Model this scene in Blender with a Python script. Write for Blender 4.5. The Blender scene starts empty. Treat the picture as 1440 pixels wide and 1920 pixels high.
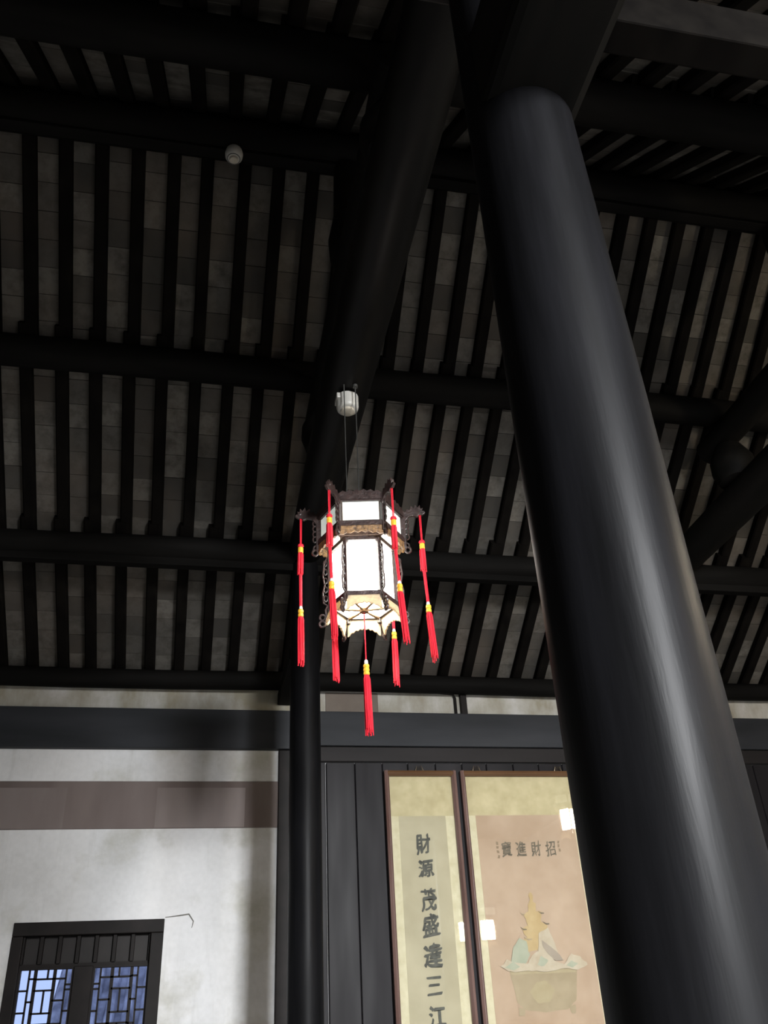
import bpy, math, random
from mathutils import Vector, Matrix, noise

S = bpy.context.scene
COL = S.collection
EYE = 1.5                      # eye height; everything below is written relative to the eye, lifted at the end
random.seed(7)

# ------------------------------------------------------------------ camera
cam_d = bpy.data.cameras.new('camera'); cam = bpy.data.objects.new('camera', cam_d); COL.objects.link(cam)
cam_d.sensor_fit = 'VERTICAL'; cam_d.sensor_height = 24.0; cam_d.lens = 1620.0 / 1920.0 * 24.0
cam_d.clip_start = 0.02
RW = ((0.97985589, 0.0605535, 0.19030426), (-0.19383828, 0.51767079, 0.83333287), (-0.04805374, -0.85343437, 0.51898036))
cam.matrix_world = Matrix(((RW[0][0], -RW[0][1], -RW[0][2], 0), (RW[1][0], -RW[1][1], -RW[1][2], 0),
                           (RW[2][0], -RW[2][1], -RW[2][2], 0), (0, 0, 0, 1)))
S.camera = cam

# ------------------------------------------------------------------ world, daylight through the doorways, exposure
world = bpy.data.worlds.new('world'); S.world = world; world.use_nodes = True
bg = world.node_tree.nodes['Background']; bg.inputs[0].default_value = (0.58, 0.68, 0.95, 1); bg.inputs[1].default_value = 1.3

def area(name, loc, rot, sx, sy, col, power):
    d = bpy.data.lights.new(name, 'AREA'); d.shape = 'RECTANGLE'; d.size = sx; d.size_y = sy; d.color = col; d.energy = power
    o = bpy.data.objects.new(name, d); COL.objects.link(o); o.location = loc; o.rotation_euler = rot; return o
R90 = math.radians(90)
fd = area('front_door_daylight', (2.9, -4.85, 2.6), (math.radians(53), 0, 0), 1.3, 1.7, (0.97, 0.985, 1.0), 1330); fd.data.spread = math.radians(114)
sd = area('side_door_daylight', (7.85, -1.6, 0.1), (math.radians(68), 0, R90), 1.7, 2.6, (0.70, 0.80, 1.0), 45); sd.data.spread = math.radians(120)

S.view_settings.view_transform = 'Standard'; S.view_settings.look = 'None'
S.view_settings.gamma = 1; S.view_settings.exposure = -0.1; S.view_settings.use_curve_mapping = False
S.cycles.sample_clamp_indirect = 4.0

# ------------------------------------------------------------------ helpers
class MB:
    def __init__(s): s.v = []; s.f = []; s.c = None
    def add(s, vs, fs):
        b = len(s.v); s.v += [tuple(p) for p in vs]; s.f += [[b + i for i in f] for f in fs]; return s
    def box(s, x0, x1, y0, y1, z0, z1, M=None):
        vs = [(x, y, z) for z in (z0, z1) for y in (y0, y1) for x in (x0, x1)]
        if M: vs = [M @ Vector(p) for p in vs]
        return s.add(vs, [(0, 2, 3, 1), (4, 5, 7, 6), (0, 1, 5, 4), (2, 6, 7, 3), (0, 4, 6, 2), (1, 3, 7, 5)])
    def tube(s, pts, r, n=8, closed=False):
        pts = [Vector(p) for p in pts]; m = len(pts)
        rs = r if isinstance(r, (list, tuple)) else [r] * m
        vs = []; prev = None
        for i, p in enumerate(pts):
            if closed: t = pts[(i + 1) % m] - pts[i - 1]
            else: t = pts[min(i + 1, m - 1)] - pts[max(i - 1, 0)]
            t.normalize()
            if prev is None:
                a = Vector((0, 0, 1)) if abs(t.z) < .9 else Vector((1, 0, 0)); a = (a - t * a.dot(t)).normalized()
            else: a = (prev - t * prev.dot(t)).normalized()
            prev = a; b = t.cross(a)
            for k in range(n):
                an = 2 * math.pi * k / n; vs.append(p + (a * math.cos(an) + b * math.sin(an)) * rs[i])
        fs = []
        for i in range(m if closed else m - 1):
            j = (i + 1) % m
            for k in range(n): fs.append((i * n + k, i * n + (k + 1) % n, j * n + (k + 1) % n, j * n + k))
        if not closed: fs += [tuple(range(n))[::-1], tuple((m - 1) * n + k for k in range(n))]
        return s.add(vs, fs)
    def lathe(s, prof, n=24, c=(0, 0), caps=True, ridge=0.0):
        vs = []
        for r, z in prof:
            for k in range(n):
                an = 2 * math.pi * k / n; q = r * (1 + (ridge if k % 2 else 0))
                vs.append((c[0] + q * math.cos(an), c[1] + q * math.sin(an), z))
        fs = []
        for i in range(len(prof) - 1):
            for k in range(n): fs.append((i * n + k, i * n + (k + 1) % n, (i + 1) * n + (k + 1) % n, (i + 1) * n + k))
        if caps: fs += [tuple(range(n))[::-1], tuple((len(prof) - 1) * n + k for k in range(n))]
        return s.add(vs, fs)
    def prism(s, poly, fn, w0, w1):
        n = len(poly)
        return s.add([fn(u, v, w0) for u, v in poly] + [fn(u, v, w1) for u, v in poly],
                     [tuple(range(n))[::-1], tuple(range(n, 2 * n))] + [(i, (i + 1) % n, n + (i + 1) % n, n + i) for i in range(n)])
    def mesh(s, name, m, smooth=False, shade=None):
        me = bpy.data.meshes.new(name); me.from_pydata(s.v, [], s.f); me.materials.append(m)
        if smooth:
            me.polygons.foreach_set('use_smooth', [True] * len(me.polygons)); me.set_sharp_from_angle(angle=math.radians(40))
        if shade is not None:
            at = me.attributes.new('shade', 'FLOAT', 'FACE')
            at.data.foreach_set('value', shade if isinstance(shade, list) else [shade] * len(me.polygons))
        me.update(); return me
    def build(s, name, m, parent=None, smooth=False, local=False, bevel=0, kind=None):
        o = bpy.data.objects.new(name, None if False else s.mesh(name, m, smooth)); COL.objects.link(o)
        if parent:
            o.parent = parent
            if not local:
                off = Vector((0, 0, 0)); p = parent
                while p: off += p.location; p = p.parent
                o.data.transform(Matrix.Translation(-off))
        if bevel:
            b = o.modifiers.new('bevel', 'BEVEL'); b.width = bevel; b.segments = 2; b.limit_method = 'ANGLE'
        if kind: o['kind'] = kind
        return o

def link(o, parent=None, loc=None):
    COL.objects.link(o)
    if parent: o.parent = parent
    if loc is not None: o.location = loc
    return o
def empty(name, loc, label=None, cat=None, group=None):
    o = bpy.data.objects.new(name, None); o.empty_display_size = .1; COL.objects.link(o); o.location = loc
    if label: tag(o, label, cat, group)
    return o
def tag(o, label, cat, group=None):
    o['label'] = label; o['category'] = cat
    if group: o['group'] = group
    return o
def structure(o): o['kind'] = 'structure'; return o

# ------------------------------------------------------------------ materials
def new_mat(name):
    m = bpy.data.materials.new(name); m.use_nodes = True; nt = m.node_tree
    return m, nt, nt.nodes['Principled BSDF']
def texco(nt, scale=(1, 1, 1), which='Object'):
    t = nt.nodes.new('ShaderNodeTexCoord'); mp = nt.nodes.new('ShaderNodeMapping'); mp.inputs['Scale'].default_value = scale
    nt.links.new(t.outputs[which], mp.inputs[0]); return mp.outputs[0]
def geo_pos(nt, scale=(1, 1, 1)):
    g = nt.nodes.new('ShaderNodeNewGeometry'); mp = nt.nodes.new('ShaderNodeMapping'); mp.inputs['Scale'].default_value = scale
    nt.links.new(g.outputs['Position'], mp.inputs[0]); return mp.outputs[0]
def noise_n(nt, vec, scale, detail=4, rough=.55):
    n = nt.nodes.new('ShaderNodeTexNoise'); n.inputs['Scale'].default_value = scale; n.inputs['Detail'].default_value = detail
    n.inputs['Roughness'].default_value = rough; nt.links.new(vec, n.inputs['Vector']); return n.outputs[0]
def ramp(nt, fac, stops):
    r = nt.nodes.new('ShaderNodeValToRGB'); e = r.color_ramp.elements
    while len(e) < len(stops): e.new(.5)
    for k, (p, c) in enumerate(stops): e[k].position = p; e[k].color = (*c, 1)
    nt.links.new(fac, r.inputs[0]); return r.outputs[0]
def mixc(nt, fac, a, b, mode='MIX'):
    n = nt.nodes.new('ShaderNodeMix'); n.data_type = 'RGBA'; n.blend_type = mode
    for sock, val in ((n.inputs[0], fac), (n.inputs[6], a), (n.inputs[7], b)):
        if isinstance(val, (int, float)): sock.default_value = val
        elif isinstance(val, tuple): sock.default_value = (*val, 1)
        else: nt.links.new(val, sock)
    return n.outputs[2]
def bump(nt, h, bs, strength=.3, dist=.01):
    b = nt.nodes.new('ShaderNodeBump'); b.inputs['Strength'].default_value = strength; b.inputs['Distance'].default_value = dist
    nt.links.new(h, b.inputs['Height']); nt.links.new(b.outputs[0], bs.inputs['Normal'])
def noisy(name, c0, c1, rough=.6, scale=6, stretch=(1, 1, 1), bmp=.15, spec=.5, r2=None, metal=0, pos=True):
    m, nt, bs = new_mat(name)
    v = geo_pos(nt, stretch) if pos else texco(nt, stretch)
    n = noise_n(nt, v, scale, 5)
    nt.links.new(ramp(nt, n, [(.3, c0), (.7, c1)]), bs.inputs['Base Color'])
    bs.inputs['Roughness'].default_value = rough; bs.inputs['Specular IOR Level'].default_value = spec; bs.inputs['Metallic'].default_value = metal
    if r2 is not None:
        n2 = noise_n(nt, v, scale * .6, 3)
        mr = nt.nodes.new('ShaderNodeMapRange'); mr.inputs[1].default_value = .3; mr.inputs[2].default_value = .7
        mr.inputs[3].default_value = rough; mr.inputs[4].default_value = r2
        nt.links.new(n2, mr.inputs[0]); nt.links.new(mr.outputs[0], bs.inputs['Roughness'])
    if bmp: bump(nt, n, bs, bmp)
    return m

M = {}
M['lacquer'] = noisy('black_lacquer', (.0025, .0025, .0028), (.006, .006, .007), .37, 13, (1, 1, .10), .20, .08, r2=.54)
M['beam'] = noisy('dark_beam_wood', (.004, .004, .0035), (.009, .008, .007), .65, 8, (1, .15, 1), .1, .07)
M['beamgloss'] = noisy('glossy_beam_wood', (.0025, .0025, .0025), (.006, .0055, .005), .42, 8, (1, .15, 1), .1, .13)
M['purlin'] = noisy('purlin_wood', (.0035, .0033, .003), (.008, .0075, .007), .7, 8, (.12, 1, 1), .1, .05)
M['rafter'] = noisy('rafter_wood', (.0035, .003, .0028), (.008, .007, .006), .85, 8, (1, .3, 1), .1, .03)
M['tie'] = noisy('grey_black_painted_wood', (.013, .0145, .017), (.027, .029, .034), .5, 3, (.25, 1, 1.5), .1, .2, r2=.65)
M['tie2'] = noisy('brown_black_painted_wood', (.009, .0075, .0075), (.017, .0145, .0145), .55, 3, (.25, 1, 1.5), .1, .15)
M['plank'] = noisy('dark_plank_wood', (.006, .0055, .0065), (.0155, .0138, .016), .40, 3, (1.5, 1, .2), .15, .12, r2=.6)
M['brown'] = noisy('faded_brown_wood', (.10, .075, .068), (.20, .165, .155), .7, 1.2, (1.2, 1, .3), .1, .3)
M['fade'] = noisy('faded_lintel_paint', (.16, .13, .122), (.25, .215, .205), .7, 1.5, (1.2, 1, .3), .1, .3)
M['tan'] = noisy('tan_board', (.15, .125, .105), (.20, .17, .145), .8, 4, (1, 1, 1), .1, .2)
M['winwood'] = noisy('window_wood', (.006, .005, .0045), (.013, .010, .0095), .55, 6, (1, 1, 1), .1, .15)
M['winpanel'] = noisy('window_panel_wood', (.011, .009, .0085), (.018, .015, .014), .6, 6, (1, 1, 1), .1, .3)
M['carved'] = noisy('carved_rosewood', (.020, .012, .011), (.055, .034, .030), .35, 30, (1, 1, 1), .4, .6, pos=False)
M['gilt'] = noisy('gilded_carving', (.06, .035, .02), (.34, .20, .085), .45, 40, (1, 1, 1), .4, .5, pos=False)
M['red'] = noisy('red_silk', (.62, .012, .030), (.80, .030, .050), .6, 60, (1, 1, .1), .2, .3, pos=False)
M['gold'] = noisy('gold_thread', (.80, .38, .03), (.95, .55, .06), .4, 60, (1, 1, 1), .2, .5, pos=False)
M['bead'] = noisy('white_bead', (.85, .82, .78), (.9, .88, .85), .25, 20, (1, 1, 1), 0, .5, pos=False)
M['wire'] = noisy('steel_wire', (.03, .03, .028), (.05, .05, .046), .5, 30, (1, 1, 1), 0, .5)
M['white_plastic'] = noisy('white_plastic', (.38, .37, .34), (.44, .43, .40), .4, 12, (1, 1, 1), 0, .5)
M['cream_plastic'] = noisy('cream_plastic', (.40, .36, .29), (.46, .42, .35), .4, 12, (1, 1, 1), 0, .5)
M['rail'] = noisy('red_brown_frame_wood', (.115, .062, .050), (.20, .125, .108), .30, 6, (3, 1, .3), .1, .6)
M['railtop'] = noisy('orange_brown_frame_wood', (.10, .050, .022), (.15, .078, .038), .35, 6, (.3, 1, 3), .1, .6)
M['silk'] = noisy('yellow_silk_mount', (.49, .41, .25), (.64, .55, .36), .8, 7, (1, 1, 1), .1, .2)
M['silk2'] = noisy('pale_silk_mount', (.60, .53, .36), (.74, .67, .50), .8, 12, (1, 1, 1), .1, .2)
M['paper1'] = noisy('aged_paper', (.43, .375, .265), (.54, .475, .35), .85, 2.5, (1, 1, 1), .05, .2)
M['paper2'] = noisy('pink_aged_paper', (.44, .31, .22), (.56, .42, .32), .85, 2.2, (1, 1, 1), .05, .2)
M['ink'] = noisy('ink', (.060, .060, .058), (.15, .147, .13), .8, 14, (1, 1, 1), 0, .2)
M['ink2'] = noisy('faded_ink', (.13, .11, .085), (.24, .20, .155), .8, 20, (1, 1, 1), 0, .2)
M['inkfaint'] = noisy('faint_ink', (.26, .19, .13), (.33, .25, .18), .8, 20, (1, 1, 1), 0, .2)
M['teal'] = noisy('teal_pigment', (.38, .40, .31), (.48, .47, .38), .85, 9, (1, 1, 1), 0, .1)
M['yellow'] = noisy('ochre_pigment', (.50, .36, .19), (.58, .44, .26), .85, 9, (1, 1, 1), 0, .1)
M['pale'] = noisy('pale_pigment', (.50, .41, .31), (.60, .52, .42), .85, 12, (1, 1, 1), 0, .1)
M['olive'] = noisy('olive_pigment', (.37, .295, .20), (.46, .37, .26), .85, 6, (1, 1, 1), 0, .1)
M['olive2'] = noisy('olive_pigment_light', (.42, .34, .22), (.48, .40, .27), .85, 8, (1, 1, 1), 0, .1)
M['greytone'] = noisy('grey_pigment', (.34, .28, .23), (.42, .35, .29), .85, 8, (1, 1, 1), 0, .1)
M['brass'] = noisy('brass_ring', (.20, .15, .09), (.36, .28, .18), .4, 30, (1, 1, 1), 0, .5, metal=.6)
M['stone'] = noisy('floor_stone', (.15, .145, .14), (.24, .23, .22), .6, 3, (1, 1, 1), .15, .4)
M['rooftile'] = noisy('grey_roof_tile', (.16, .16, .20), (.62, .62, .70), .7, 5, (1, 1, 1), .2, .4)
M['deck'] = noisy('roof_deck', (.008, .008, .007), (.012, .011, .010), .9, 3, (1, 1, 1), 0, .1)
M['crack'] = noisy('crack_grey', (.16, .155, .14), (.24, .23, .21), .9, 12, (1, 1, 1), 0, .1)
M['limewash'] = noisy('limewash', (.30, .29, .27), (.40, .39, .36), .9, 2, (1, 1, 1), .1, .2)

def plaster():
    m, nt, bs = new_mat('stained_plaster'); v = geo_pos(nt)
    big = noise_n(nt, v, .9, 5, .6); mid = noise_n(nt, v, 1.7, 6, .58); fine = noise_n(nt, v, 24, 4)
    drip = noise_n(nt, geo_pos(nt, (4.0, 1, .35)), 1.5, 5, .6)
    c = ramp(nt, big, [(.30, (.50, .50, .495)), (.55, (.67, .67, .675)), (.75, (.74, .74, .75))])
    c = mixc(nt, ramp(nt, mid, [(.50, (0, 0, 0)), (.70, (.85, .85, .85))]), c, (.37, .36, .30))
    c = mixc(nt, ramp(nt, drip, [(.55, (0, 0, 0)), (.75, (.45, .45, .45))]), c, (.34, .33, .30))
    c = mixc(nt, .12, c, ramp(nt, fine, [(.3, (.3, .3, .3)), (.7, (.7, .7, .7))]))
    # damp leak stains that have spread along the course under the eaves
    g = nt.nodes.new('ShaderNodeNewGeometry'); sp = nt.nodes.new('ShaderNodeSeparateXYZ'); nt.links.new(g.outputs['Position'], sp.inputs[0])
    mr = nt.nodes.new('ShaderNodeMapRange'); mr.inputs[1].default_value = 4.12; mr.inputs[2].default_value = 4.22; nt.links.new(sp.outputs[2], mr.inputs[0])
    leak = ramp(nt, noise_n(nt, geo_pos(nt, (1.6, 1, .8)), 2.2, 5, .6), [(.32, (.25, .25, .25)), (.62, (.9, .9, .9))])
    mm = nt.nodes.new('ShaderNodeMath'); mm.operation = 'MULTIPLY'; nt.links.new(mr.outputs[0], mm.inputs[0]); nt.links.new(leak, mm.inputs[1])
    c = mixc(nt, mm.outputs[0], c, (.27, .245, .175))
    nt.links.new(c, bs.inputs['Base Color']); bs.inputs['Roughness'].default_value = .85; bs.inputs['Specular IOR Level'].default_value = .2
    bump(nt, mid, bs, .12); return m
M['plaster'] = plaster()

def roofbrick():
    m, nt, bs = new_mat('grey_roof_brick')
    at = nt.nodes.new('ShaderNodeAttribute'); at.attribute_name = 'shade'
    v = geo_pos(nt); n = noise_n(nt, v, 9, 6, .65); n2 = noise_n(nt, v, 1.1, 3)
    c = ramp(nt, at.outputs['Fac'], [(0, (.055, .052, .047)), (.5, (.10, .094, .084)), (1, (.15, .140, .124))])
    c = mixc(nt, ramp(nt, n, [(.42, (0, 0, 0)), (.68, (.8, .8, .8))]), c, (.055, .050, .043))
    c = mixc(nt, ramp(nt, n2, [(.45, (0, 0, 0)), (.7, (.5, .5, .5))]), c, (.13, .105, .085))
    nt.links.new(c, bs.inputs['Base Color']); bs.inputs['Roughness'].default_value = .9; bs.inputs['Specular IOR Level'].default_value = .1
    bump(nt, n, bs, .25); return m
M['roofbrick'] = roofbrick()

def pane_glass(name, tint, rough=.02, wav=0.0, strength=1.0):
    m, nt, bs = new_mat(name); nt.nodes.remove(bs); out = nt.nodes['Material Output']
    tr = nt.nodes.new('ShaderNodeBsdfTransparent'); tr.inputs[0].default_value = (*tint, 1)
    gl = nt.nodes.new('ShaderNodeBsdfGlossy'); gl.inputs['Roughness'].default_value = rough
    fr = nt.nodes.new('ShaderNodeFresnel'); fr.inputs[0].default_value = 1.5
    mx = nt.nodes.new('ShaderNodeMixShader')
    nt.links.new(fr.outputs[0], mx.inputs[0]); nt.links.new(tr.outputs[0], mx.inputs[1]); nt.links.new(gl.outputs[0], mx.inputs[2])
    if wav:
        n = noise_n(nt, geo_pos(nt, (.8, 1, 1.5)), 18, 2); b = nt.nodes.new('ShaderNodeBump'); b.inputs['Strength'].default_value = wav
        nt.links.new(n, b.inputs['Height']); nt.links.new(b.outputs[0], gl.inputs['Normal'])
    nt.links.new(mx.outputs[0], out.inputs[0]); return m
M['glass'] = pane_glass('picture_glass', (.96, .97, .96), .02, .022)
M['wglass'] = pane_glass('window_glass', (.85, .90, 1.0), .1, .2)

def glow(name, col, strength, var=0.0, col2=None):
    m, nt, bs = new_mat(name)
    bs.inputs['Base Color'].default_value = (.8, .8, .75, 1); bs.inputs['Roughness'].default_value = .4
    bs.inputs['Emission Strength'].default_value = strength
    if col2:
        n = noise_n(nt, texco(nt), 6, 3)
        nt.links.new(ramp(nt, n, [(.35, col), (.65, col2)]), bs.inputs['Emission Color'])
    else: bs.inputs['Emission Color'].default_value = (*col, 1)
    return m
M['lampglass'] = glow('lit_frosted_glass', (1.0, .95, .86), 11.0)
M['crownglass'] = glow('dim_painted_glass', (.62, .74, .68), .58, 0, (.86, .92, .82))
def translucent(name, col):
    m, nt, bs = new_mat(name); out = nt.nodes['Material Output']
    n = noise_n(nt, texco(nt), 40, 3); c = ramp(nt, n, [(.3, tuple(q * .7 for q in col)), (.7, col)])
    tr = nt.nodes.new('ShaderNodeBsdfTranslucent'); mx = nt.nodes.new('ShaderNodeMixShader'); mx.inputs[0].default_value = .5
    nt.links.new(c, bs.inputs['Base Color']); nt.links.new(c, tr.inputs[0]); bs.inputs['Roughness'].default_value = .5
    nt.links.new(bs.outputs[0], mx.inputs[1]); nt.links.new(tr.outputs[0], mx.inputs[2]); nt.links.new(mx.outputs[0], out.inputs[0]); return m
M['skirt'] = translucent('pale_horn_skirt', (.92, .78, .56))
M['bulb'] = glow('bulb', (1.0, .88, .68), 260.0)
M['lampglass2'] = glow('lit_frosted_glass_bright', (1.0, .86, .64), 170.0)

# ------------------------------------------------------------------ roof geometry (purlin lines: y, z, radius)
P = [(7.95, 2.965, .09), (6.76, 3.69, .115), (5.43, 4.634, .128), (4.10, 5.69, .15), (2.77, 4.66, .135), (1.44, 3.69, .13)]
XL, XR = -4.9, 7.9
WY = 8.05                                    # face of the back wall
def raf(i, j):                                # underside line of the rafters between purlins i and j
    (ya, za, ra), (yb, zb, rb) = P[i], P[j]
    return Vector((0, ya, za + ra * 1.22)), Vector((0, yb, zb + rb * 1.22))
RT = .075                                     # rafter depth
ceil_mb = MB()
pts = []
for i in range(6):
    y, z, r = P[i]; pts.append((y, z + r * 1.22 + RT * 1.25 + .03 + (.02 if i == 3 else 0)))
pts = [(8.45, pts[0][1] - .28)] + pts
for (ya, za), (yb, zb) in zip(pts, pts[1:]):
    ceil_mb.add([(x, y, z + d) for d in (.02, .22) for (y, z) in ((ya, za), (yb, zb)) for x in (XL - .3, XR + .3)],
                [(0, 1, 3, 2), (4, 6, 7, 5), (0, 4, 5, 1), (2, 3, 7, 6), (0, 2, 6, 4), (1, 5, 7, 3)])
ceil_mb.box(XL - .3, XR + .3, -5.3, 1.5, 3.98, 4.15)
ceiling = structure(ceil_mb.build('ceiling', M['deck']))

# rafters, each a piece of the ceiling
PER = .26
bands = [(0, 1), (1, 2), (2, 3), (4, 3), (5, 4)]
phase = [-.01, .02, .05, -.03, 0.0]
frame_y = {}
for bi, (i, j) in enumerate(bands):
    a, b = raf(i, j); d = b - a; L = d.length; u = d / L; nrm = Vector((0, -u.z, u.y))
    if nrm.z < 0: nrm = -nrm
    ext0 = .10; ext1 = .06 if j == 3 else .10
    mb = MB(); w = .048
    vs = [(x, 0, 0) for x in (0,)]
    p0 = -u * ext0; p1 = d + u * ext1
    prof = [(-w, .012), (-w + .012, 0), (w - .012, 0), (w, .012), (w, RT), (-w, RT)]
    n = len(prof)
    mb.add([Vector((x, 0, 0)) + q + nrm * h for q in (p0, p1) for x, h in prof],
           [tuple(range(n)), tuple(range(n, 2 * n))[::-1]] + [(k, n + k, n + (k + 1) % n, (k + 1) % n) for k in range(n)])
    me = mb.mesh('rafter', M['rafter'])
    k = math.ceil((XL + .1 - phase[bi]) / PER)
    xs = []
    while phase[bi] + k * PER < XR - .05:
        xs.append(phase[bi] + k * PER + random.uniform(-.012, .012)); k += 1
    for x in xs: link(bpy.data.objects.new('rafter', me), ceiling, (x, a.y, a.z))
    frame_y[bi] = (a, u, nrm, L, xs)

# roof bricks lying on the rafters; the ones that show largest are pieces, the rest one stuff part
def proj(p):
    cx = sum(RW[k][0] * p[k] for k in range(3)); cy = sum(RW[k][1] * p[k] for k in range(3)); cz = sum(RW[k][2] * p[k] for k in range(3))
    return (720 + 1620 * cx / cz, 960 + 1620 * cy / cz, cz) if cz > .1 else None
bricks = []
BS = .205
for bi in range(5):
    a, u, nrm, L, xs = frame_y[bi]
    for x0, x1 in zip(xs, xs[1:]):
        nrow = int((L + .16) / BS) + 1; st = -.08 - random.uniform(0, .05)
        for r in range(nrow):
            s0 = st + r * BS; s1 = s0 + BS - .004
            if s1 > L + (.02 if bi in (2, 3) else .12): s1 = L + (.02 if bi in (2, 3) else .12)
            if s1 - s0 < .04: continue
            c = a + u * (s0 + s1) / 2 + nrm * RT; c.x = (x0 + x1) / 2
            q = proj(c); size = 0
            if q and -30 < q[0] < 1470 and -30 < q[1] < 1950:
                size = (s1 - s0) * (x1 - x0) / q[2] ** 2 * abs(c.normalized().dot(nrm))
                L_ = 1025 + .1667 * (q[1] - 1200); R_ = 1330 + .279 * (q[1] - 1200)
                if L_ - 5 < q[0] < R_ + 5: size = 0
                if abs(q[0] - (825 - .245 * q[1])) < 70 and q[1] < 1000: size = 0
                if min(abs(s0), abs(L - s1)) < .0: size *= .5
            bricks.append((size, bi, (x0 + x1) / 2, s0, s1))
bricks.sort(key=lambda t: -t[0])
def brick_verts(bi, s0, s1, lift):
    a, u, nrm, L, xs = frame_y[bi]; hw = PER / 2 - .002
    return [Vector((x, 0, 0)) + u * s + nrm * (RT + h + lift) for h in (0, .024) for s in (s0, s1) for x in (-hw, hw)]
BF = [(0, 2, 3, 1), (4, 5, 7, 6), (0, 1, 5, 4), (2, 6, 7, 3), (0, 4, 6, 2), (1, 3, 7, 5)]
cache = {}
stuff = MB(); sh = []
for k, (size, bi, x, s0, s1) in enumerate(bricks):
    a = frame_y[bi][0]; v = random.randrange(9)
    if k < 300 and size > 0:
        ln = round((s1 - s0) / BS * 6)
        key = (bi, ln, v)
        if key not in cache:
            cache[key] = MB().add(brick_verts(bi, 0, ln * BS / 6 - .004, (v % 3) * .003), BF).mesh('roof_brick', M['roofbrick'], shade=v / 8)
        u = frame_y[bi][1]
        link(bpy.data.objects.new('roof_brick', cache[key]), ceiling, (x, a.y + u.y * s0, a.z + u.z * s0))
    else:
        stuff.add([p + Vector((x, a.y, a.z)) for p in brick_verts(bi, s0, s1, (v % 3) * .003)], BF); sh += [v / 8] * 6
so = bpy.data.objects.new('roof_brick_field', stuff.mesh('roof_brick_field', M['roofbrick'], shade=sh)); link(so, ceiling); so['kind'] = 'stuff'

# purlins
plabel = ['thin black wall purlin resting along the top of the white back wall',
          'black round purlin passing over the far column top, second above the back wall',
          'black round purlin carrying the lantern wires, third above the back wall',
          'thick black ridge purlin at the roof peak carrying the small round detector',
          'black round purlin just in front of the ridge, near the top of the picture',
          'black round purlin above the near column, at the upper edge of the roof']
for i, (y, z, r) in enumerate(P):
    t = empty('purlin', (XL, y, z), plabel[i], 'purlin')
    mb = MB(); nseg = 14
    mb.tube([(XL + (XR - XL) * k / nseg, y + .006 * math.sin(k * 1.7 + i), z + .008 * math.sin(k * 1.1 + 2 * i)) for k in range(nseg + 1)], r, 20)
    mb.build('log', M['purlin'], t, smooth=True)
    if i in (1, 3):
        MB().box(XL, XR, y - .045, y + .045, z - r - (.05 if i == 1 else .03), z - r + .03).build('tie_board', M['purlin'], t, bevel=.008)

# ------------------------------------------------------------------ floor and walls
FZ = -EYE
fl = MB().box(XL - .3, XR + .3, -5.3, 8.4, FZ - .12, FZ - .03); floor = structure(fl.build('floor', M['stone']))
slab = MB().box(0, .795, 0, .795, 0, .03).mesh('floor_slab', M['stone'])
for ix in range(16):
    for iy in range(17): link(bpy.data.objects.new('floor_slab', slab), floor, (XL + ix * .8, -5.0 + iy * .77, FZ - .03))

WX0, WX1, WZ0, WZ1 = -1.385, -.213, -.75, .924      # window opening
w = MB()
w.box(XL - .3, WX0, WY, WY + .3, FZ, 3.0).box(WX1, XR + .3, WY, WY + .3, FZ, 3.0)
w.box(WX0, WX1, WY, WY + .3, WZ1, 3.0).box(WX0, WX1, WY, WY + .3, FZ, WZ0)
wall_back = structure(w.build('wall_back', M['plaster']))
structure(MB().box(XL - .3, XL, -5.3, WY, FZ, 6.3).build('wall_left', M['limewash']))
w = MB()
w.box(XR, XR + .3, -5.3, -2.5, FZ, 6.3).box(XR, XR + .3, -.7, WY, FZ, 6.3).box(XR, XR + .3, -2.5, -.7, 1.25, 6.3)
structure(w.build('wall_right', M['limewash']))
w = MB()
w.box(XL, 2.2, -5.3, -5.0, FZ, 4.0).box(3.6, XR, -5.3, -5.0, FZ, 4.0).box(2.2, 3.6, -5.3, -5.0, 3.5, 4.0)
structure(w.build('wall_front', M['limewash']))

# timber of the back wall
def trim(k, x0, x1, z0, z1, out, m, bev=.006):
    return structure(MB().box(x0, x1, WY - out, WY + .02, z0, z1).build('trim_%d' % k, M[m], bevel=bev))
trim(1, XL, .90, 2.325, 2.69, .07, 'tie')
lintel = trim(2, XL, .705, 1.64, 2.043, .012, 'brown')
for xa, xb in ((-2.6, -1.12), (-.36, .41)):
    MB().box(xa, xb, WY - .0145, WY - .011, 1.645, 1.985).build('faded_patch', M['fade'], lintel)
trim(3, .905, XR, 2.36, 2.69, .07, 'tie')
trim(4, .905, XR, 2.215, 2.352, .06, 'tie2')
trim(5, .705, .90, FZ, 2.325, .03, 'winwood')
trim(6, 1.15, 1.67, 2.69, 2.90, .006, 'tan')
trim(7, 2.50, 2.565, 2.69, 2.93, .05, 'winwood')
structure(MB().tube([(2.452, WY - .02, 2.69), (2.452, WY - .02, 2.86), (2.43, WY - .03, 2.90), (2.2, WY - .04, 2.915), (1.2, WY - .04, 2.92)], .014, 8).build('trim_8', M['winwood'], smooth=True))
# vertical planks right of the far column
me = {}
x = .90; k = 0
while x < XR - .05:
    wd = (.245, .27, .262)[k % 3] if k else .24
    if k == 1: x = 1.145
    key = round(wd, 3)
    if key not in me:
        mb = MB(); mb.prism([(0, .004), (.006, -.004), (wd - .010, -.004), (wd - .004, .004), (wd - .004, .03), (0, .03)], lambda u, v, ww: (u, v, ww), FZ, 2.206); me[key] = mb.mesh('plank', M['plank'])
    link(bpy.data.objects.new('plank', me[key]), wall_back, (x, WY - .03, 0)); x += wd; k += 1

# plaster crack beside the window corner
MB().tube([(-.21, WY - .001, .935), (-.10, WY - .001, .945), (-.02, WY - .001, .955), (.02, WY - .001, .90), (.01, WY - .001, .85)], [.003, .005, .006, .005, .002], 6).build('plaster_crack', M['crack'], wall_back)

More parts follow.
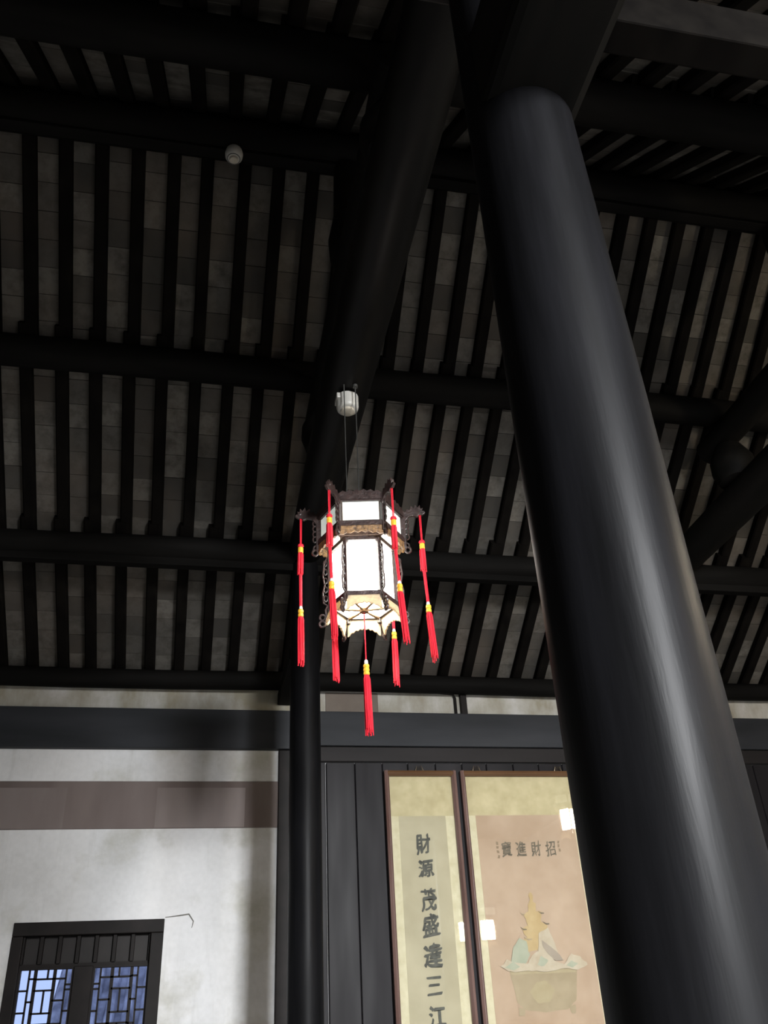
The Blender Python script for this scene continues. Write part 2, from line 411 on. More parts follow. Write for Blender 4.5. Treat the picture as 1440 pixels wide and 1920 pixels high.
# ------------------------------------------------------------------ window
win = structure(MB().box(WX0, WX1, WY - .015, WY + .12, WZ1 - .10, WZ1).box(WX0, WX0 + .085, WY - .015, WY + .12, WZ0, WZ1 - .10)
                .box(WX1 - .10, WX1, WY - .015, WY + .12, WZ0, WZ1 - .10).box(WX0, WX1, WY - .015, WY + .12, WZ0 - .02, WZ0 + .08)
                .build('window_1', M['winwood'], bevel=.006))
ix0, ix1 = WX0 + .085, WX1 - .10
MB().box(ix0, ix1, WY + .03, WY + .07, .585, .625).build('transom', M['winwood'], win)
nP = 7; pw = (ix1 - ix0) / nP
for k in range(nP):
    MB().box(ix0 + k * pw + .012, ix0 + (k + 1) * pw - .012, WY + .075, WY + .095, .62, .83).build('panel', M['winpanel'], win, bevel=.004)
for k in range(nP + 1):
    xx = ix0 + k * pw
    MB().box(xx - .013, xx + .013, WY + .03, WY + .10, .62, .83).build('panel_bar', M['winwood'], win)
MB().box(-.885, -.74, WY + .0, WY + .10, WZ0, .60).build('mullion', M['winwood'], win, bevel=.005)
def sash(x0, x1, mirror):
    o = MB().box(x0 - .04, x0, WY + .02, WY + .075, WZ0 + .06, .60).box(x1, x1 + .04, WY + .02, WY + .075, WZ0 + .06, .60).box(x0, x1, WY + .02, WY + .075, .585, .60).build('sash', M['winwood'], win)
    wd = x1 - x0; VM = (.585 - WZ0 - .06) / wd
    def X(u): return x0 + (1 - u if mirror else u) * wd
    def bar(u0, u1, v0, v1):
        a, b = sorted((X(u0), X(u1))); MB().box(a, b, WY + .035, WY + .06, .585 - v1 * wd, .585 - v0 * wd).build('lattice_bar', M['winwood'], o)
    def pane(u0, u1, v0, v1):
        a, b = sorted((X(u0), X(u1))); MB().box(a, b, WY + .046, WY + .05, .585 - v1 * wd, .585 - v0 * wd).build('pane', M['wglass'], o)
    t = .017
    cols = [(0, .17, [.37, .76, 1.15, 1.6, 2.1, 2.6]), (.17, .29, [.16, .57, .98, 1.4, 1.9, 2.4, 2.9]), (.29, .665, [.17, .375, .78, .97, 1.4, 1.8, 2.2, 2.6, 3.0]),
            (.665, .89, [.17, .56, .97, 1.35, 1.8, 2.3, 2.8]), (.89, 1, [.28, .37, .75, 1.14, 1.6, 2.2, 2.7])]
    for u, tt in ((.17, t), (.29, .032), (.665, .032), (.89, t)): bar(u - tt, u + tt, 0, VM)
    for u0, u1, cuts in cols:
        cuts = [c for c in cuts if c < VM - .1]; e = [0] + cuts + [VM]
        for c in cuts: bar(u0, u1, c - t, c + t)
        for n_, (v0, v1) in enumerate(zip(e, e[1:])):
            if u0 == .29 and n_ in (0, 2, 4, 6):
                us = .53 if n_ == 0 else .49
                bar(us - t, us + t, v0, v1); pane(u0, us, v0, v1); pane(us, u1, v0, v1)
            else: pane(u0, u1, v0, v1)
sash(-1.285, -.90, False); sash(-.725, -.325, True)

# the neighbour's tiled roof and wall outside the window
nb = empty('neighbour_roof', (-1.0, 9.6, FZ), 'grey tiled roof outside, seen through the lattice window', 'roof')
MB().box(-2.4, 1.4, 9.9, 10.1, FZ, .25).build('wall', M['limewash'], nb)
mb = MB(); mb.add([(-1.25, 9.5, .12), (1.4, 9.5, .12), (1.4, 10.6, .95), (-1.25, 10.6, .95), (-1.25, 9.5, .06), (1.4, 9.5, .06), (1.4, 10.6, .89), (-1.25, 10.6, .89)],
                 [(0, 1, 2, 3), (7, 6, 5, 4), (0, 4, 5, 1), (1, 5, 6, 2), (2, 6, 7, 3), (3, 7, 4, 0)]); mb.build('slope', M['rooftile'], nb)
for k in range(16):
    xx = -1.18 + k * .16
    MB().tube([(xx, 9.48 + 1.12 * q / 6, .13 + .83 * q / 6 + .01 * (q % 2)) for q in range(7)], .05, 8).build('tile_row', M['rooftile'], nb)

# ------------------------------------------------------------------ columns and the timber frames
def column(x, y, r, ztop, label):
    o = empty('column', (x, y, FZ), label, 'column')
    mb = MB(); n = 40; prof = []
    H = ztop - FZ
    for k in range(13):
        h = k / 12; prof.append((r * (1.0 + .03 * (1 - h) - .05 * h * h + .004 * math.sin(k * 2.3)), FZ + .28 + (H - .28) * h))
    mb.lathe(prof, n, (x, y)); mb.build('shaft', M['lacquer'], o, smooth=True)
    MB().lathe([(r * 1.5, FZ), (r * 1.55, FZ + .08), (r * 1.75, FZ + .17), (r * 1.55, FZ + .25), (r * 1.12, FZ + .285)], 32, (x, y)).build('stone_base', M['stone'], o, smooth=True)
    return o
XB = .80; XN = 4.35; XM = -2.75
column(XB, 6.76, .1245, 3.62, 'slender black lacquered column against the back wall, left of the calligraphy scroll')
column(XB, 1.443, .151, 3.62, 'massive black lacquered column in the right foreground')
def frame(x, which):
    # main crossbeam
    o = empty('crossbeam', (x, 1.44, 3.72), 'big round black crossbeam running overhead from the far column towards the near one' if which == 0 else 'round black crossbeam in the dark at the right edge, lower of two', 'beam')
    mb = MB(); r = .165
    mb.tube([(x, 1.58 + 5.065 * k / 10, 3.72 + .02 * math.sin(math.pi * k / 10)) for k in range(11)], [r * (.93 + .07 * math.sin(math.pi * k / 10)) for k in range(11)], 28)
    mb.build('log', M['beamgloss'] if which == 0 else M['beam'], o, smooth=True)
    o2 = empty('crossbeam', (x, 2.5, 4.42), 'shorter round black crossbeam stacked above the big one overhead' if which == 0 else 'upper round black crossbeam in the dark at the right edge', 'beam')
    MB().tube([(x, 2.52 + 3.16 * k / 6, 4.38) for k in range(7)], .125, 24).build('log', M['beam'], o2, smooth=True)
    for y, nm in ((5.43, 'lantern purlin'), (2.77, 'purlin in front of the ridge')):
        s_ = MB().lathe([(.10, 3.885), (.15, 3.91), (.185, 4.02), (.18, 4.12), (.14, 4.20), (.11, 4.262)], 24, (x, y)).build('strut', M['beam'], smooth=True)
        tag(s_, 'bulging black strut under the %s, %s' % (nm, 'on the big crossbeam overhead' if which == 0 else 'on the right edge crossbeam'), 'strut')
    s_ = MB().lathe([(.09, 4.505), (.14, 4.58), (.15, 4.75), (.11, 5.0), (.10, 5.52)], 24, (x, 4.10)).build('ridge_post', M['beam'], smooth=True)
    tag(s_, 'black post under the ridge purlin, %s' % ('above the crossbeams overhead' if which == 0 else 'near the right edge'), 'post')
frame(XB, 0); frame(XN, 1)
column(XN, 6.76, .1245, 3.62, 'black column standing behind the massive near column')
column(XN, 1.443, .151, 3.62, 'black near column beyond the right edge')
# short tie from the far column back to the wall
for x, l in ((XB, 'short black tie from the slender far column back to the wall'), (XN, 'short black tie from the hidden right column back to the wall')):
    tag(MB().box(x - .115, x + .115, 6.88, WY - .005, 2.76, 2.872).build('tie_stub', M['beam'], bevel=.01), l, 'beam')
# porch beam from the near column over the viewer, and the tie board along the near column line
tag(MB().box(.665, .95, -4.98, 1.44, 2.215, 2.60).build('porch_beam', M['beam'], bevel=.03), 'square black beam running from the near column overhead towards the viewer', 'beam')
tag(MB().box(XB + .1, XN, 1.38, 1.50, 2.825, 3.04).build('tie_beam', M['rafter'], bevel=.008), 'dark grey-brown tie beam at the top right, from the near column to the right', 'beam')
tag(MB().box(XL, XB - .1, 1.38, 1.50, 2.95, 3.16).build('tie_beam', M['tie2'], bevel=.008), 'dark tie beam from the near column to the left, over the viewer', 'beam')

# ------------------------------------------------------------------ lantern
def rot(k): return Matrix.Rotation(math.radians(60 * k), 4, 'Z')
def lantern(loc, label, full=True, lamp='lampglass', group=None):
    x, y, z = loc                                    # base: underside of the skirt, local z = 0 at z = 2.45
    o = empty('palace_lantern', loc, label, 'lantern', group); o.rotation_euler.z = math.radians(-10); o.scale = (.794,) * 3
    Z = lambda v: v - 2.45
    RC, RB = .318, .240
    def hexring(r0, r1, z0, z1):                     # ring between radii, flat-sided
        mb = MB()
        for (ra, rb, za, zb) in ((r0, r1, z0, z1),):
            vs = []
            for zz, rr in ((za, r0), (za, r1), (zb, r1), (zb, r0)):
                for k in range(6): an = math.radians(60 * k); vs.append((rr * math.cos(an), rr * math.sin(an), zz))
            fs = []
            for a_ in range(4):
                b_ = (a_ + 1) % 4
                for k in range(6): fs.append((a_ * 6 + k, a_ * 6 + (k + 1) % 6, b_ * 6 + (k + 1) % 6, b_ * 6 + k))
            mb.add(vs, fs)
        return mb
    # corners at 0,60,..: the face centres at 30,90,.. so one face looks at -90 (the viewer)
    hexring(RC - .05, RC + .012, Z(3.30), Z(3.335)).build('crown_rail', M['carved'], o, local=True)
    hexring(RC - .05, RC + .008, Z(3.085), Z(3.115)).build('crown_rail', M['carved'], o, local=True)
    mb = MB(); mb.lathe([(RC * .97, Z(3.335)), (RC * .90, Z(3.355)), (.10, Z(3.375)), (.06, Z(3.40))], 6); mb.build('roof_cap', M['carved'], o, local=True)
    hexring(RB - .03, RB + .010, Z(3.005), Z(3.035)).build('body_rail', M['carved'], o, local=True)
    hexring(RB - .03, RB + .012, Z(2.575), Z(2.605)).build('body_rail', M['carved'], o, local=True)
    ap = math.cos(math.radians(30))
    def face(mb): return mb
    def facefn(k, rad):                               # (u along face, v height, w outward) -> local
        an = math.radians(60 * k + 30); c, s = math.cos(an), math.sin(an)
        return lambda u, v, w_: ((rad * ap + w_) * c - u * s, (rad * ap + w_) * s + u * c, v)
    for k in range(6):
        fn = facefn(k, RC); hw = RC / 2
        MB().prism([(-hw + .03, Z(3.12)), (hw - .03, Z(3.12)), (hw - .03, Z(3.295)), (-hw + .03, Z(3.295))], fn, -.018, -.012).build('crown_panel', M['crownglass'], o, local=True)
        for zb_, zt_ in ((3.115, 3.128), (3.288, 3.302)):
            MB().prism([(-hw + .012, Z(zb_)), (hw - .012, Z(zb_)), (hw - .012, Z(zt_)), (-hw + .012, Z(zt_))], fn, -.02, .004).build('panel_bead', M['carved'], o, local=True)
        # cresting on top and carved frieze below the crown
        top = [(-hw * .95, Z(3.33))]
        for q in range(13):
            u = -hw * .95 + hw * 1.9 * q / 12; top.append((u, Z(3.352 + .016 * (q % 2) + .018 * math.cos((u / hw) * 1.5))))
        top.append((hw * .95, Z(3.33))); MB().prism(top[::-1], fn, -.008, .008).build('cresting', M['carved'], o, local=True)
        fr = [(-hw * .97, Z(3.086)), (hw * .97, Z(3.086))]
        for q in range(13):
            u = hw * .97 - hw * 1.94 * q / 12; e = abs(u / hw); fr.append((u, Z(3.045 - .025 * e * e - .012 * (q % 2))))
        MB().prism(fr, fn, -.012, .002).build('frieze', M['gilt'], o, local=True)
        fb = facefn(k, RB); hb = RB / 2
        MB().prism([(-hb + .018, Z(2.605)), (hb - .018, Z(2.605)), (hb - .018, Z(3.01)), (-hb + .018, Z(3.01))], fb, -.02, -.014).build('glass_panel', M[lamp], o, local=True)
        # skirt with a scalloped lower edge, open fretwork
        sk = [(-hb * .98, Z(2.575)), (hb * .98, Z(2.575))]
        for q in range(17):
            u = hb * 1.0 - hb * 2.0 * q / 16; e = abs(u / hb); sk.append((u, Z(2.515 - .055 * e ** 2.2 - .008 * (q % 2))))
        f2 = lambda u, v, w_, fb=fb: fb(u, v, w_ + (Z(2.575) - v) * .28)
        MB().prism(sk, f2, -.008, .004).build('skirt', M['skirt'], o, local=True)
    if full:
        for k in range(6):                            # spokes under the bulb
            an = math.radians(60 * k)
            MB().tube([(0, 0, Z(2.555)), ((RB - .01) * math.cos(an), (RB - .01) * math.sin(an), Z(2.575))], .010, 6).build('spoke', M['gilt'], o, local=True)
        MB().lathe([(.03, Z(2.54)), (.035, Z(2.56)), (.02, Z(2.585))], 12).build('hub', M['gilt'], o, local=True)
    for k in range(6):
        an = math.radians(60 * k); c, s = math.cos(an), math.sin(an)
        rz = lambda r_, zz, w_: (r_ * c - w_ * s, r_ * s + w_ * c, zz)
        Mk = rot(k)
        MB().box(RC - .035, RC + .012, -.014, .014, Z(3.04), Z(3.35), Mk).build('crown_post', M['carved'], o, local=True, bevel=.004)
        MB().box(RB - .03, RB + .010, -.013, .013, Z(2.54), Z(3.03), Mk).build('body_post', M['carved'], o, local=True, bevel=.004)
        if not full: continue
        arm = [(.31, 3.20), (.335, 3.27), (.36, 3.305), (.395, 3.312), (.425, 3.298), (.437, 3.318), (.462, 3.315), (.486, 3.335), (.478, 3.352), (.462, 3.352), (.47, 3.378),
               (.452, 3.37), (.448, 3.405), (.43, 3.382), (.412, 3.412), (.402, 3.378), (.378, 3.398), (.368, 3.362), (.345, 3.372), (.335, 3.345), (.31, 3.345)]
        b = MB().prism([(r_, Z(zz)) for r_, zz in arm], rz, -.011, .011).build('bracket_arm', M['carved'], o, local=True, bevel=.003)
        MB().tube([rz(.452 + .012 * math.cos(t), Z(3.356) + .012 * math.sin(t), .012) for t in [q * math.pi / 5 for q in range(10)]], .004, 5, closed=True).build('eye_ring', M['carved'], b, local=True)
        # carved edge strip on the crown post and the curled ear below it
        st = MB()
        for q in range(4):
            zc = 3.27 - q * .045
            st.tube([rz(.338 + .016 * math.cos(t), Z(zc) + .024 * math.sin(t), 0) for t in [i_ * math.pi / 4 for i_ in range(8)]], .006, 5, closed=True)
        st.build('edge_scroll', M['carved'], o, local=True, smooth=True)
        ear = MB()
        ear.tube([rz(.325, Z(3.085), 0), rz(.345, Z(3.075), 0), rz(.350, Z(3.05), 0)], .008, 6)
        ear.tube([rz(.338 + .020 * math.cos(t), Z(3.025) + .024 * math.sin(t), 0) for t in [i_ * math.pi / 5 for i_ in range(10)]], .0085, 6, closed=True)
        ear.build('ear_scroll', M['carved'], o, local=True, smooth=True)
        # wing along the body post
        wg = MB()
        wg.tube([rz(.252, Z(2.60), 0), rz(.282, Z(2.62), 0), rz(.286, Z(2.70), 0), rz(.272, Z(2.76), 0), rz(.284, Z(2.83), 0), rz(.276, Z(2.92), 0), rz(.252, Z(2.985), 0)], .006, 6)
        for q in range(5):
            zc = 2.655 + q * .07
            wg.tube([rz(.266 + .013 * math.cos(t), Z(zc) + .024 * math.sin(t), 0) for t in [i_ * math.pi / 4 for i_ in range(8)]], .005, 5, closed=True)
        wg.build('wing_scroll', M['carved'], o, local=True, smooth=True)
        # figure-eight foot scroll
        ft = MB()
        ft.tube([rz(.25, Z(2.60), 0), rz(.268, Z(2.565), 0), rz(.262, Z(2.52), 0), rz(.275, Z(2.485), 0)], .010, 6)
        for cr, cz in ((.290, 2.510), (.292, 2.462)):
            ft.tube([rz(cr + .020 * math.cos(t), Z(cz) + .022 * math.sin(t), 0) for t in [i_ * math.pi / 5 for i_ in range(10)]], .0085, 6, closed=True)
        ft.build('foot_scroll', M['carved'], o, local=True, smooth=True)
    # bulb
    MB().lathe([(.001, Z(2.615)), (.03, Z(2.622)), (.05, Z(2.66)), (.052, Z(2.69)), (.035, Z(2.74)), (.018, Z(2.78)), (.016, Z(2.82))], 16).build('bulb', M['bulb'], o, local=True, smooth=True)
    if not full: return o
    # tassels
    rnd = random.Random(3)
    def fringe(mb, cx, cy, z0, z1, r, lean=(0, 0), n=18):
        for q in range(n):
            an = 2 * math.pi * q / n; rr = r * (.55 if q % 3 == 0 else 1)
            jx, jy = rnd.uniform(-.004, .004), rnd.uniform(-.004, .004); zz = z1 + rnd.uniform(0, .05) * (1 if z0 - z1 > .2 else .3)
            pt = []
            for t in (0, .08, .5, 1):
                w_ = (.55, .95, 1.0, 1.05)[(0, .08, .5, 1).index(t)]
                pt.append((cx + lean[0] * t + rr * w_ * math.cos(an) + jx * t, cy + lean[1] * t + rr * w_ * math.sin(an) + jy * t, z0 + (zz - z0) * t))
            mb.tube(pt, [.0045, .005, .005, .003], 5)
        mb.tube([(cx, cy, z0), (cx + lean[0], cy + lean[1], z1 + .05)], r * .7, 8)
        return mb
    for k in range(6):
        an = math.radians(60 * k); cx, cy = .443 * math.cos(an), .443 * math.sin(an)
        j = (0, -.03, .02, .0, .015, -.02)[k]; sway = ((.010, 0), (0, 0), (.005, 0), (.002, 0), (.008, 0), (.014, 0))[k]
        z3, z2, z1, z0 = 3.085 + j, 2.845 + j, 2.575 + j, 2.150 + j
        t = MB().tube([(cx - .004, cy, Z(3.335)), (cx - .003, cy, Z(z3))], .0035, 5).tube([(cx + .006, cy, Z(3.335)), (cx + .004, cy, Z(z3))], .0035, 5).build('tassel', M['red'], o, local=True)
        lb = MB().lathe([(.004, Z(z3 + .02)), (.020, Z(z3 + .012)), (.024, Z(z3)), (.012, Z(z3 - .02))], 10, (cx, cy)).build('knot', M['red'], t, local=True, smooth=True)
        MB().lathe([(.0165, Z(z3 - .012)), (.019, Z(z3 - .02)), (.019, Z(z3 - .052)), (.0165, Z(z3 - .058))], 12, (cx, cy), ridge=.06).build('gold_band', M['gold'], t, local=True)
        fringe(MB(), cx, cy, Z(z3 - .05), Z(z2), .0185, n=16).build('fringe', M['red'], t, local=True)
        ex, ey = cx + sway[0], cy + sway[1]
        for d_ in (-.007, 0, .007):
            pass
        MB().tube([(cx - .007, cy, Z(z2 + .02)), (ex - .006, ey, Z(z1 + .02))], .0045, 5).tube([(cx + .007, cy, Z(z2 + .02)), (ex + .006, ey, Z(z1 + .02))], .0045, 5).tube([(cx, cy - .006, Z(z2 + .02)), (ex, ey - .004, Z(z1 + .02))], .0045, 5).build('cord', M['red'], t, local=True)
        MB().lathe([(.004, Z(z1 + .032)), (.010, Z(z1 + .026)), (.0125, Z(z1 + .014)), (.011, Z(z1 + .002))], 10, (ex, ey)).build('bead', M['bead'], t, local=True, smooth=True)
        g = MB(); pr = []
        for q in range(2): pr += [(.015, Z(z1 + .004 - q * .030)), (.019, Z(z1 - .004 - q * .030)), (.019, Z(z1 - .020 - q * .030)), (.015, Z(z1 - .025 - q * .030))]
        g.lathe(pr, 12, (ex, ey), ridge=.06)
        g.build('gold_band', M['gold'], t, local=True)
        fringe(MB(), ex, ey, Z(z1 - .045), Z(z0), .0195, (sway[0] * 1.6, 0)).build('fringe', M['red'], t, local=True)
    # centre tassel
    t = MB().tube([(0, 0, Z(2.55)), (0, 0, Z(2.17))], .0045, 6).build('tassel', M['red'], o, local=True)
    MB().lathe([(.004, Z(2.19)), (.011, Z(2.184)), (.014, Z(2.170)), (.012, Z(2.152))], 10).build('bead', M['bead'], t, local=True, smooth=True)
    g = MB(); pr = []
    for q in range(3): pr += [(.017, Z(2.155 - q * .026)), (.021, Z(2.148 - q * .026)), (.021, Z(2.136 - q * .026)), (.017, Z(2.131 - q * .026))]
    g.lathe(pr, 12, ridge=.06)
    g.build('gold_band', M['gold'], t, local=True)
    fringe(MB(), 0, 0, Z(2.085), Z(1.665), .0215, (.004, 0), n=22).build('fringe', M['red'], t, local=True)
    # suspension wire and power cable up to the purlin
    wr = MB().tube([(-.095, -.05, Z(3.36)), (-.092, -.10, Z(4.51))], .0045, 6).build('power_cable', M['wire'], o, local=True, smooth=True)
    wr = MB().tube([(-.005, -.05, Z(3.38)), (-.002, -.10, Z(4.50))], .0045, 6).build('hanging_wire', M['wire'], o, local=True, smooth=True)
    MB().lathe([(.02, Z(4.475)), (.02, Z(4.50))], 10, (-.002, -.10)).build('ceiling_hook', M['wire'], o, local=True)
    return o
lantern((1.055 * .794, 5.42 * .794, 2.45 * .794), 'lit hexagonal carved palace lantern with red tassels, hanging in the middle')
# two more lit lanterns in the next bay, which show only as reflections in the picture glass
def wall_mirror(px, pz, d): return (px + px / WY * d, WY - d, pz + pz / WY * d)
lx = wall_mirror(3.45, 1.70, 6.0); lantern((lx[0], lx[1], lx[2] - .35), 'lit lantern in the next bay, mirrored bright in the upper right of the painting glass', False, 'lampglass2')
lx = wall_mirror(2.53, .78, 9.6); lantern((lx[0], lx[1], lx[2] - .35), 'lit lantern nearer the front, mirrored low at the left of the painting glass', False, 'lampglass2')

# ------------------------------------------------------------------ detectors
d1 = empty('smoke_detector', (-.03, 4.06, 5.50), 'small round white smoke detector under the ridge purlin', 'detector')
MB().lathe([(.040, 5.425), (.050, 5.430), (.062, 5.45), (.064, 5.48), (.058, 5.512)], 28, (-.03, 4.06)).build('housing', M['white_plastic'], d1, smooth=True)
MB().lathe([(.018, 5.405), (.028, 5.408), (.032, 5.426)], 20, (-.03, 4.06)).build('sensor_cap', M['cream_plastic'], d1, smooth=True)
MB().tube([(-.03 + .044 * math.cos(t), 4.06 + .044 * math.sin(t), 5.429) for t in [q * math.pi / 10 for q in range(20)]], .004, 5, closed=True).build('vent_ring', M['wire'], d1)
dx, dy, dz = .790, 4.345, 3.562
d2 = empty('beam_detector', (dx, dy, dz), 'cream drum-shaped detector under the crossbeam, behind the lantern wires', 'detector')
MB().lathe([(.058, dz - .105), (.068, dz - .097), (.072, dz - .08), (.072, dz)], 32, (dx, dy)).build('housing', M['white_plastic'], d2, smooth=True)
MB().lathe([(.038, dz - .122), (.043, dz - .119), (.045, dz - .104)], 24, (dx, dy)).build('sensor_cap', M['cream_plastic'], d2, smooth=True)
MB().box(dx - .076, dx + .0, dy - .05, dy + .05, dz - .04, dz).build('mount_plate', M['white_plastic'], d2, bevel=.006)

# ------------------------------------------------------------------ framed scrolls
def glyph(ch, cx, cz, w_, h_, y, m, parent, slant=.0, fat=.028, name='character'):
    cu = bpy.data.curves.new(name, 'FONT'); cu.body = ch; cu.size = 1;  cu.resolution_u = 3
    tmp = bpy.data.objects.new('t', cu); COL.objects.link(tmp)
    bpy.context.view_layer.update()
    dg = bpy.context.evaluated_depsgraph_get(); me_ = bpy.data.meshes.new_from_object(tmp.evaluated_get(dg))
    bpy.data.objects.remove(tmp); bpy.data.curves.remove(cu)
    if not me_.vertices: return None
    src = [v.co.copy() for v in me_.vertices]; fcs = [list(p.vertices) for p in me_.polygons]; bpy.data.meshes.remove(me_)
    vs = []; fs_ = []
    for ci, (dx, dy) in enumerate(((0, 0), (fat, 0), (-fat, 0), (0, fat * .8), (0, -fat * .8), (fat * .7, fat * .6), (-fat * .7, -fat * .6))):
        b0 = len(vs); vs += [q + Vector((dx, dy, ci * .0005)) for q in src]; fs_ += [[b0 + i for i in f] for f in fcs]
    me_ = bpy.data.meshes.new(name); me_.from_pydata(vs, [], fs_)
    x0 = min(v.x for v in vs); x1 = max(v.x for v in vs); y0 = min(v.y for v in vs); y1 = max(v.y for v in vs)
    for v, q in zip(me_.vertices, vs):
        a = (q.x - (x0 + x1) / 2) / max(x1 - x0, 1e-6); b = (q.y - (y0 + y1) / 2) / max(y1 - y0, 1e-6)
        nz = noise.noise_vector(Vector((a * 3 + cx * 9, b * 3 + cz * 9, 1)))
        n2 = noise.noise_vector(Vector((a * 9 + cx * 9, b * 9 + cz * 9, 4)))
        a += nz.x * .08 + n2.x * .025 - b * slant; b += nz.y * .08 + n2.y * .025 + a * .08
        v.co = Vector((cx + a * w_, y - q.z, cz + b * h_))
    me_.materials.clear(); me_.materials.append(m)
    o = bpy.data.objects.new(name, me_); COL.objects.link(o); o.parent = parent
    off = Vector((0, 0, 0)); p = parent
    while p: off += p.location; p = p.parent
    me_.transform(Matrix.Translation(-off)); return o
def blob(poly, y, name, m, parent, jit=.006, seed=1):
    out = []
    for (a, b), (c, d) in zip(poly, poly[1:] + poly[:1]):
        for q in range(4):
            t = q / 4; u, v = a + (c - a) * t, b + (d - b) * t
            nz = noise.noise_vector(Vector((u * 25, v * 25, seed))); out.append((u + nz.x * jit, v + nz.y * jit))
    return MB().prism(out, lambda u, v, w_: (u, w_, v), y, y + .0006).build(name, M[m], parent)
def scroll(x0, x1, ztop, zbot, px0, px1, pz, paper, label, hang, slant=0.0):
    o = empty('framed_scroll', ((x0 + x1) / 2, WY - .035, zbot), label, 'scroll')
    yb = WY - .036; yf = WY - .105; fw = .046; f = .05
    MB().box(x0 + .01, x1 - .01, yb - .012, yb, zbot + .01, ztop - .01).build('backing', M['silk'], o)
    # moulded rails: profile with an inner lip
    def rail(pts_, nm, m):
        MB().add(pts_[0], pts_[1]).build(nm, M[m], o, bevel=.004)
    for nm, a, b, xa, xb in (('frame_rail', zbot, ztop, x0, x0 + fw), ('frame_rail', zbot, ztop, x1 - fw, x1)):
        mb = MB(); inn = xb if xa == x0 else xa; outw = xa if xa == x0 else xb
        md = (inn * .55 + outw * .45)
        mb.prism([(outw, yb), (outw, yf + .018), (md, yf), (inn, yf + .026), (inn, yb)][:: (1 if xa == x0 else -1)], lambda u, v, w_: (u, v, w_), a, b)
        mb.build(nm, M['rail'], o, bevel=.003)
    for a, b in ((ztop - f, ztop), (zbot, zbot + f)):
        inn, outw = (a, b) if b == ztop else (b, a); md = inn * .55 + outw * .45
        MB().prism([(outw, yb), (outw, yf + .020), (md, yf + .002), (inn, yf + .026), (inn, yb)], lambda u, v, w_: (w_, v, u), x0 + fw * .5, x1 - fw * .5).build('frame_rail', M['railtop'], o, bevel=.003)
    ym = yb - .014
    MB().box(x0 + .03, x1 - .03, ym, ym + .003, zbot + .03, pz + .03).build('silk_border', M['silk2'], o)
    MB().box(x0 + .03, x1 - .03, ym - .0005, ym + .002, pz, ztop - .03).build('silk_heading', M['silk'], o)
    MB().box(px0, px1, ym - .002, ym, zbot + .16, pz).build('paper', M[paper], o)
    ga, gb = x0 + .04, x1 - .04; gd = slant * (gb - ga) / 2
    MB().prism([(ga, yf + .030 - gd), (gb, yf + .030 + gd), (gb, yf + .033 + gd), (ga, yf + .033 - gd)], lambda u, v, w_: (u, v, w_), zbot + .04, ztop - .04).build('glass', M['glass'], o)
    for hx in hang:
        zig = []
        for q in range(4): zig += [(hx - .035 + q * .018, yf + .03, ztop - .002), (hx - .022 + q * .014, yf + .026, ztop + .045)]
        zig.append((hx + .04, yf + .03, ztop - .002))
        MB().tube(zig, .004, 5).build('hanger', M['brass'], o)
    return o, ym - .0035
ZB = -.75
s1, y1 = scroll(1.681, 2.374, 2.127, ZB, 1.803, 2.245, 1.72, 'paper1', 'tall narrow framed calligraphy scroll with one column of black characters, on the dark planks', [2.02], .0255)
for ch, z_, x_, ww, hh in (('財', 1.479, 2.017, .140, .175), ('源', 1.265, 2.026, .145, .150), ('茂', 1.014, 2.031, .140, .185), ('盛', .809, 2.035, .150, .180),
                           ('達', .573, 2.035, .165, .185), ('三', .349, 2.030, .135, .140), ('江', .125, 2.037, .150, .160), ('財', -.12, 2.03, .15, .17)):
    if z_ > 0: glyph(ch, x_, z_, ww, hh, y1, M['ink'], s1, fat=.036)
s2, y2 = scroll(2.416, 3.605, 2.127, ZB, 2.535, 3.497, 1.722, 'paper2', 'wide framed pink painting of a treasure bowl, partly hidden by the near column', [2.58, 3.405])
for ch, x_ in (('寶', 2.800), ('進', 2.940), ('財', 3.087), ('招', 3.228)):
    glyph(ch, x_, 1.422, .098, .130, y2, M['ink2'], s2, fat=.020)
# the two faint side inscriptions (illegible brush marks)
for cx, zs in ((2.715, (1.475, 1.44, 1.40, 1.355)), (3.312, (1.478, 1.445, 1.41))):
    for q, zz in enumerate(zs): blob([(cx - .010, zz - .012), (cx + .010, zz - .014), (cx + .012, zz + .010), (cx - .008, zz + .013)], y2, 'inscription_mark', 'inkfaint', s2, .008, q + 11)
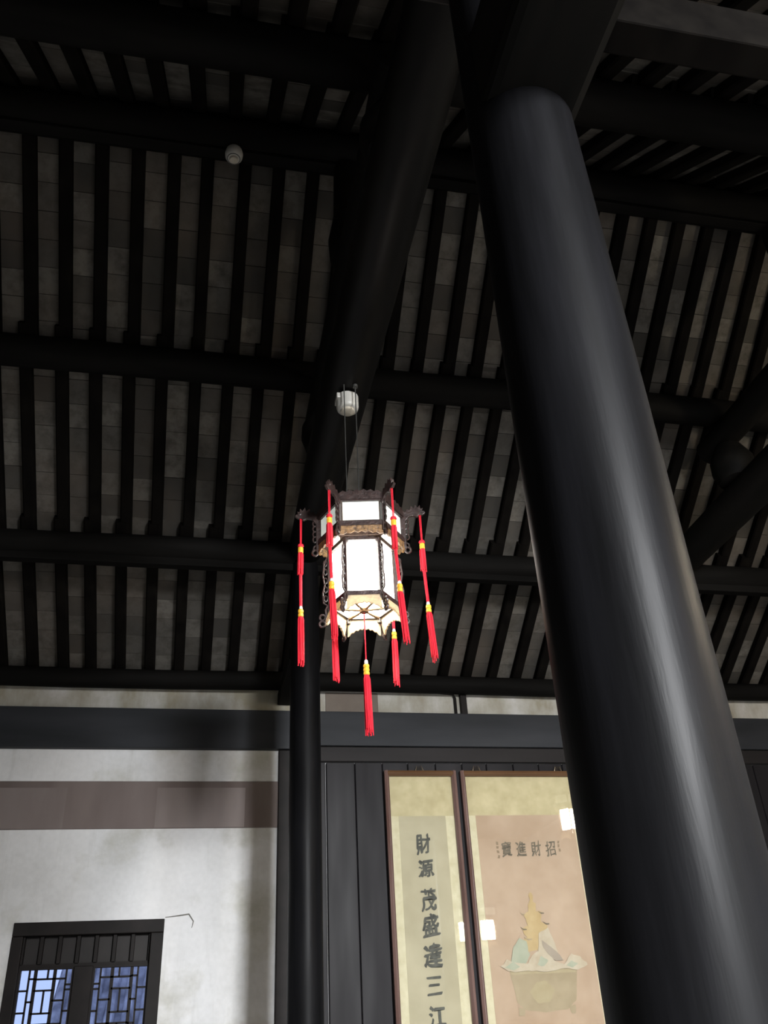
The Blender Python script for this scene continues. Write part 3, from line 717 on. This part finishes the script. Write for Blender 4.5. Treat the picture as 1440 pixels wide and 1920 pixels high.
# painting, back to front (x, z on the paper)
yy = y2
def paint(poly, name, m, jit=.006):
    global yy
    yy -= .0006; blob(poly, yy, name, m, s2, jit, len(poly) + poly[0][0])
paint([(2.70, .44), (2.74, .20), (2.80, .14), (2.98, .115), (3.18, .13), (3.27, .19), (3.32, .44)], 'bowl', 'olive')
paint([(2.71, .445), (3.31, .445), (3.305, .405), (2.715, .405)], 'bowl_rim', 'olive2', .004)
paint([(2.86, .27), (2.93, .34), (3.02, .345), (3.09, .28), (3.04, .19), (2.92, .185)], 'bowl_medallion', 'olive2', .010)
paint([(2.745, .16), (2.80, .15), (2.79, .10), (2.745, .10)], 'bowl_foot', 'olive'); paint([(3.20, .15), (3.255, .16), (3.25, .10), (3.21, .10)], 'bowl_foot', 'olive')
paint([(2.85, .58), (2.84, .66), (2.89, .68), (2.86, .76), (2.91, .79), (2.89, .87), (2.94, .89), (2.935, .95), (2.97, 1.00), (3.01, .96), (3.01, .90), (3.06, .88), (3.04, .81), (3.10, .78), (3.08, .70), (3.12, .60)], 'treasure_heap', 'yellow', .014)
paint([(2.965, .98), (2.955, 1.03), (2.975, 1.055), (2.995, 1.03), (2.99, .98)], 'finial', 'yellow', .004)
for a, b, c in ((2.875, .88, .035), (3.05, .885, .05), (2.87, .76, .05), (3.085, .80, .05), (2.90, .68, .06)):
    paint([(a - c * .6, b + .012), (a, b - .004), (a + c * .6, b - .006), (a + c * .6, b - .014), (a, b - .016)], 'ink_stroke', 'ink2' if c == .05 else 'olive', .005)
paint([(2.98, .55), (3.00, .72), (3.10, .76), (3.15, .60), (3.18, .52), (3.06, .50)], 'cloud', 'pale', .012)
paint([(2.72, .50), (2.76, .62), (2.82, .69), (2.88, .66), (2.90, .55), (2.84, .46)], 'leaf', 'teal', .010)
paint([(2.62, .46), (2.68, .52), (2.76, .50), (2.86, .48), (2.92, .54), (2.98, .57), (3.05, .55), (3.12, .49), (3.20, .47), (3.28, .55), (3.36, .52), (3.42, .46), (3.36, .425), (3.20, .435), (3.05, .42), (2.90, .43), (2.74, .42)], 'wave_crest', 'pale', .014)
paint([(3.02, .66), (3.08, .62), (3.17, .55), (3.20, .50), (3.12, .50), (3.03, .60)], 'ribbon', 'greytone', .008)
paint([(2.66, .46), (2.74, .50), (2.80, .46), (2.74, .43)], 'leaf', 'teal', .008); paint([(3.22, .46), (3.27, .495), (3.33, .47), (3.28, .44)], 'leaf', 'teal', .008)
paint([(2.95, .47), (3.0, .54), (3.06, .50), (3.02, .46)], 'leaf', 'teal', .010)

# ------------------------------------------------------------------ lift everything to floor level 0
for o in S.objects:
    if o.parent is None: o.location.z += EYE
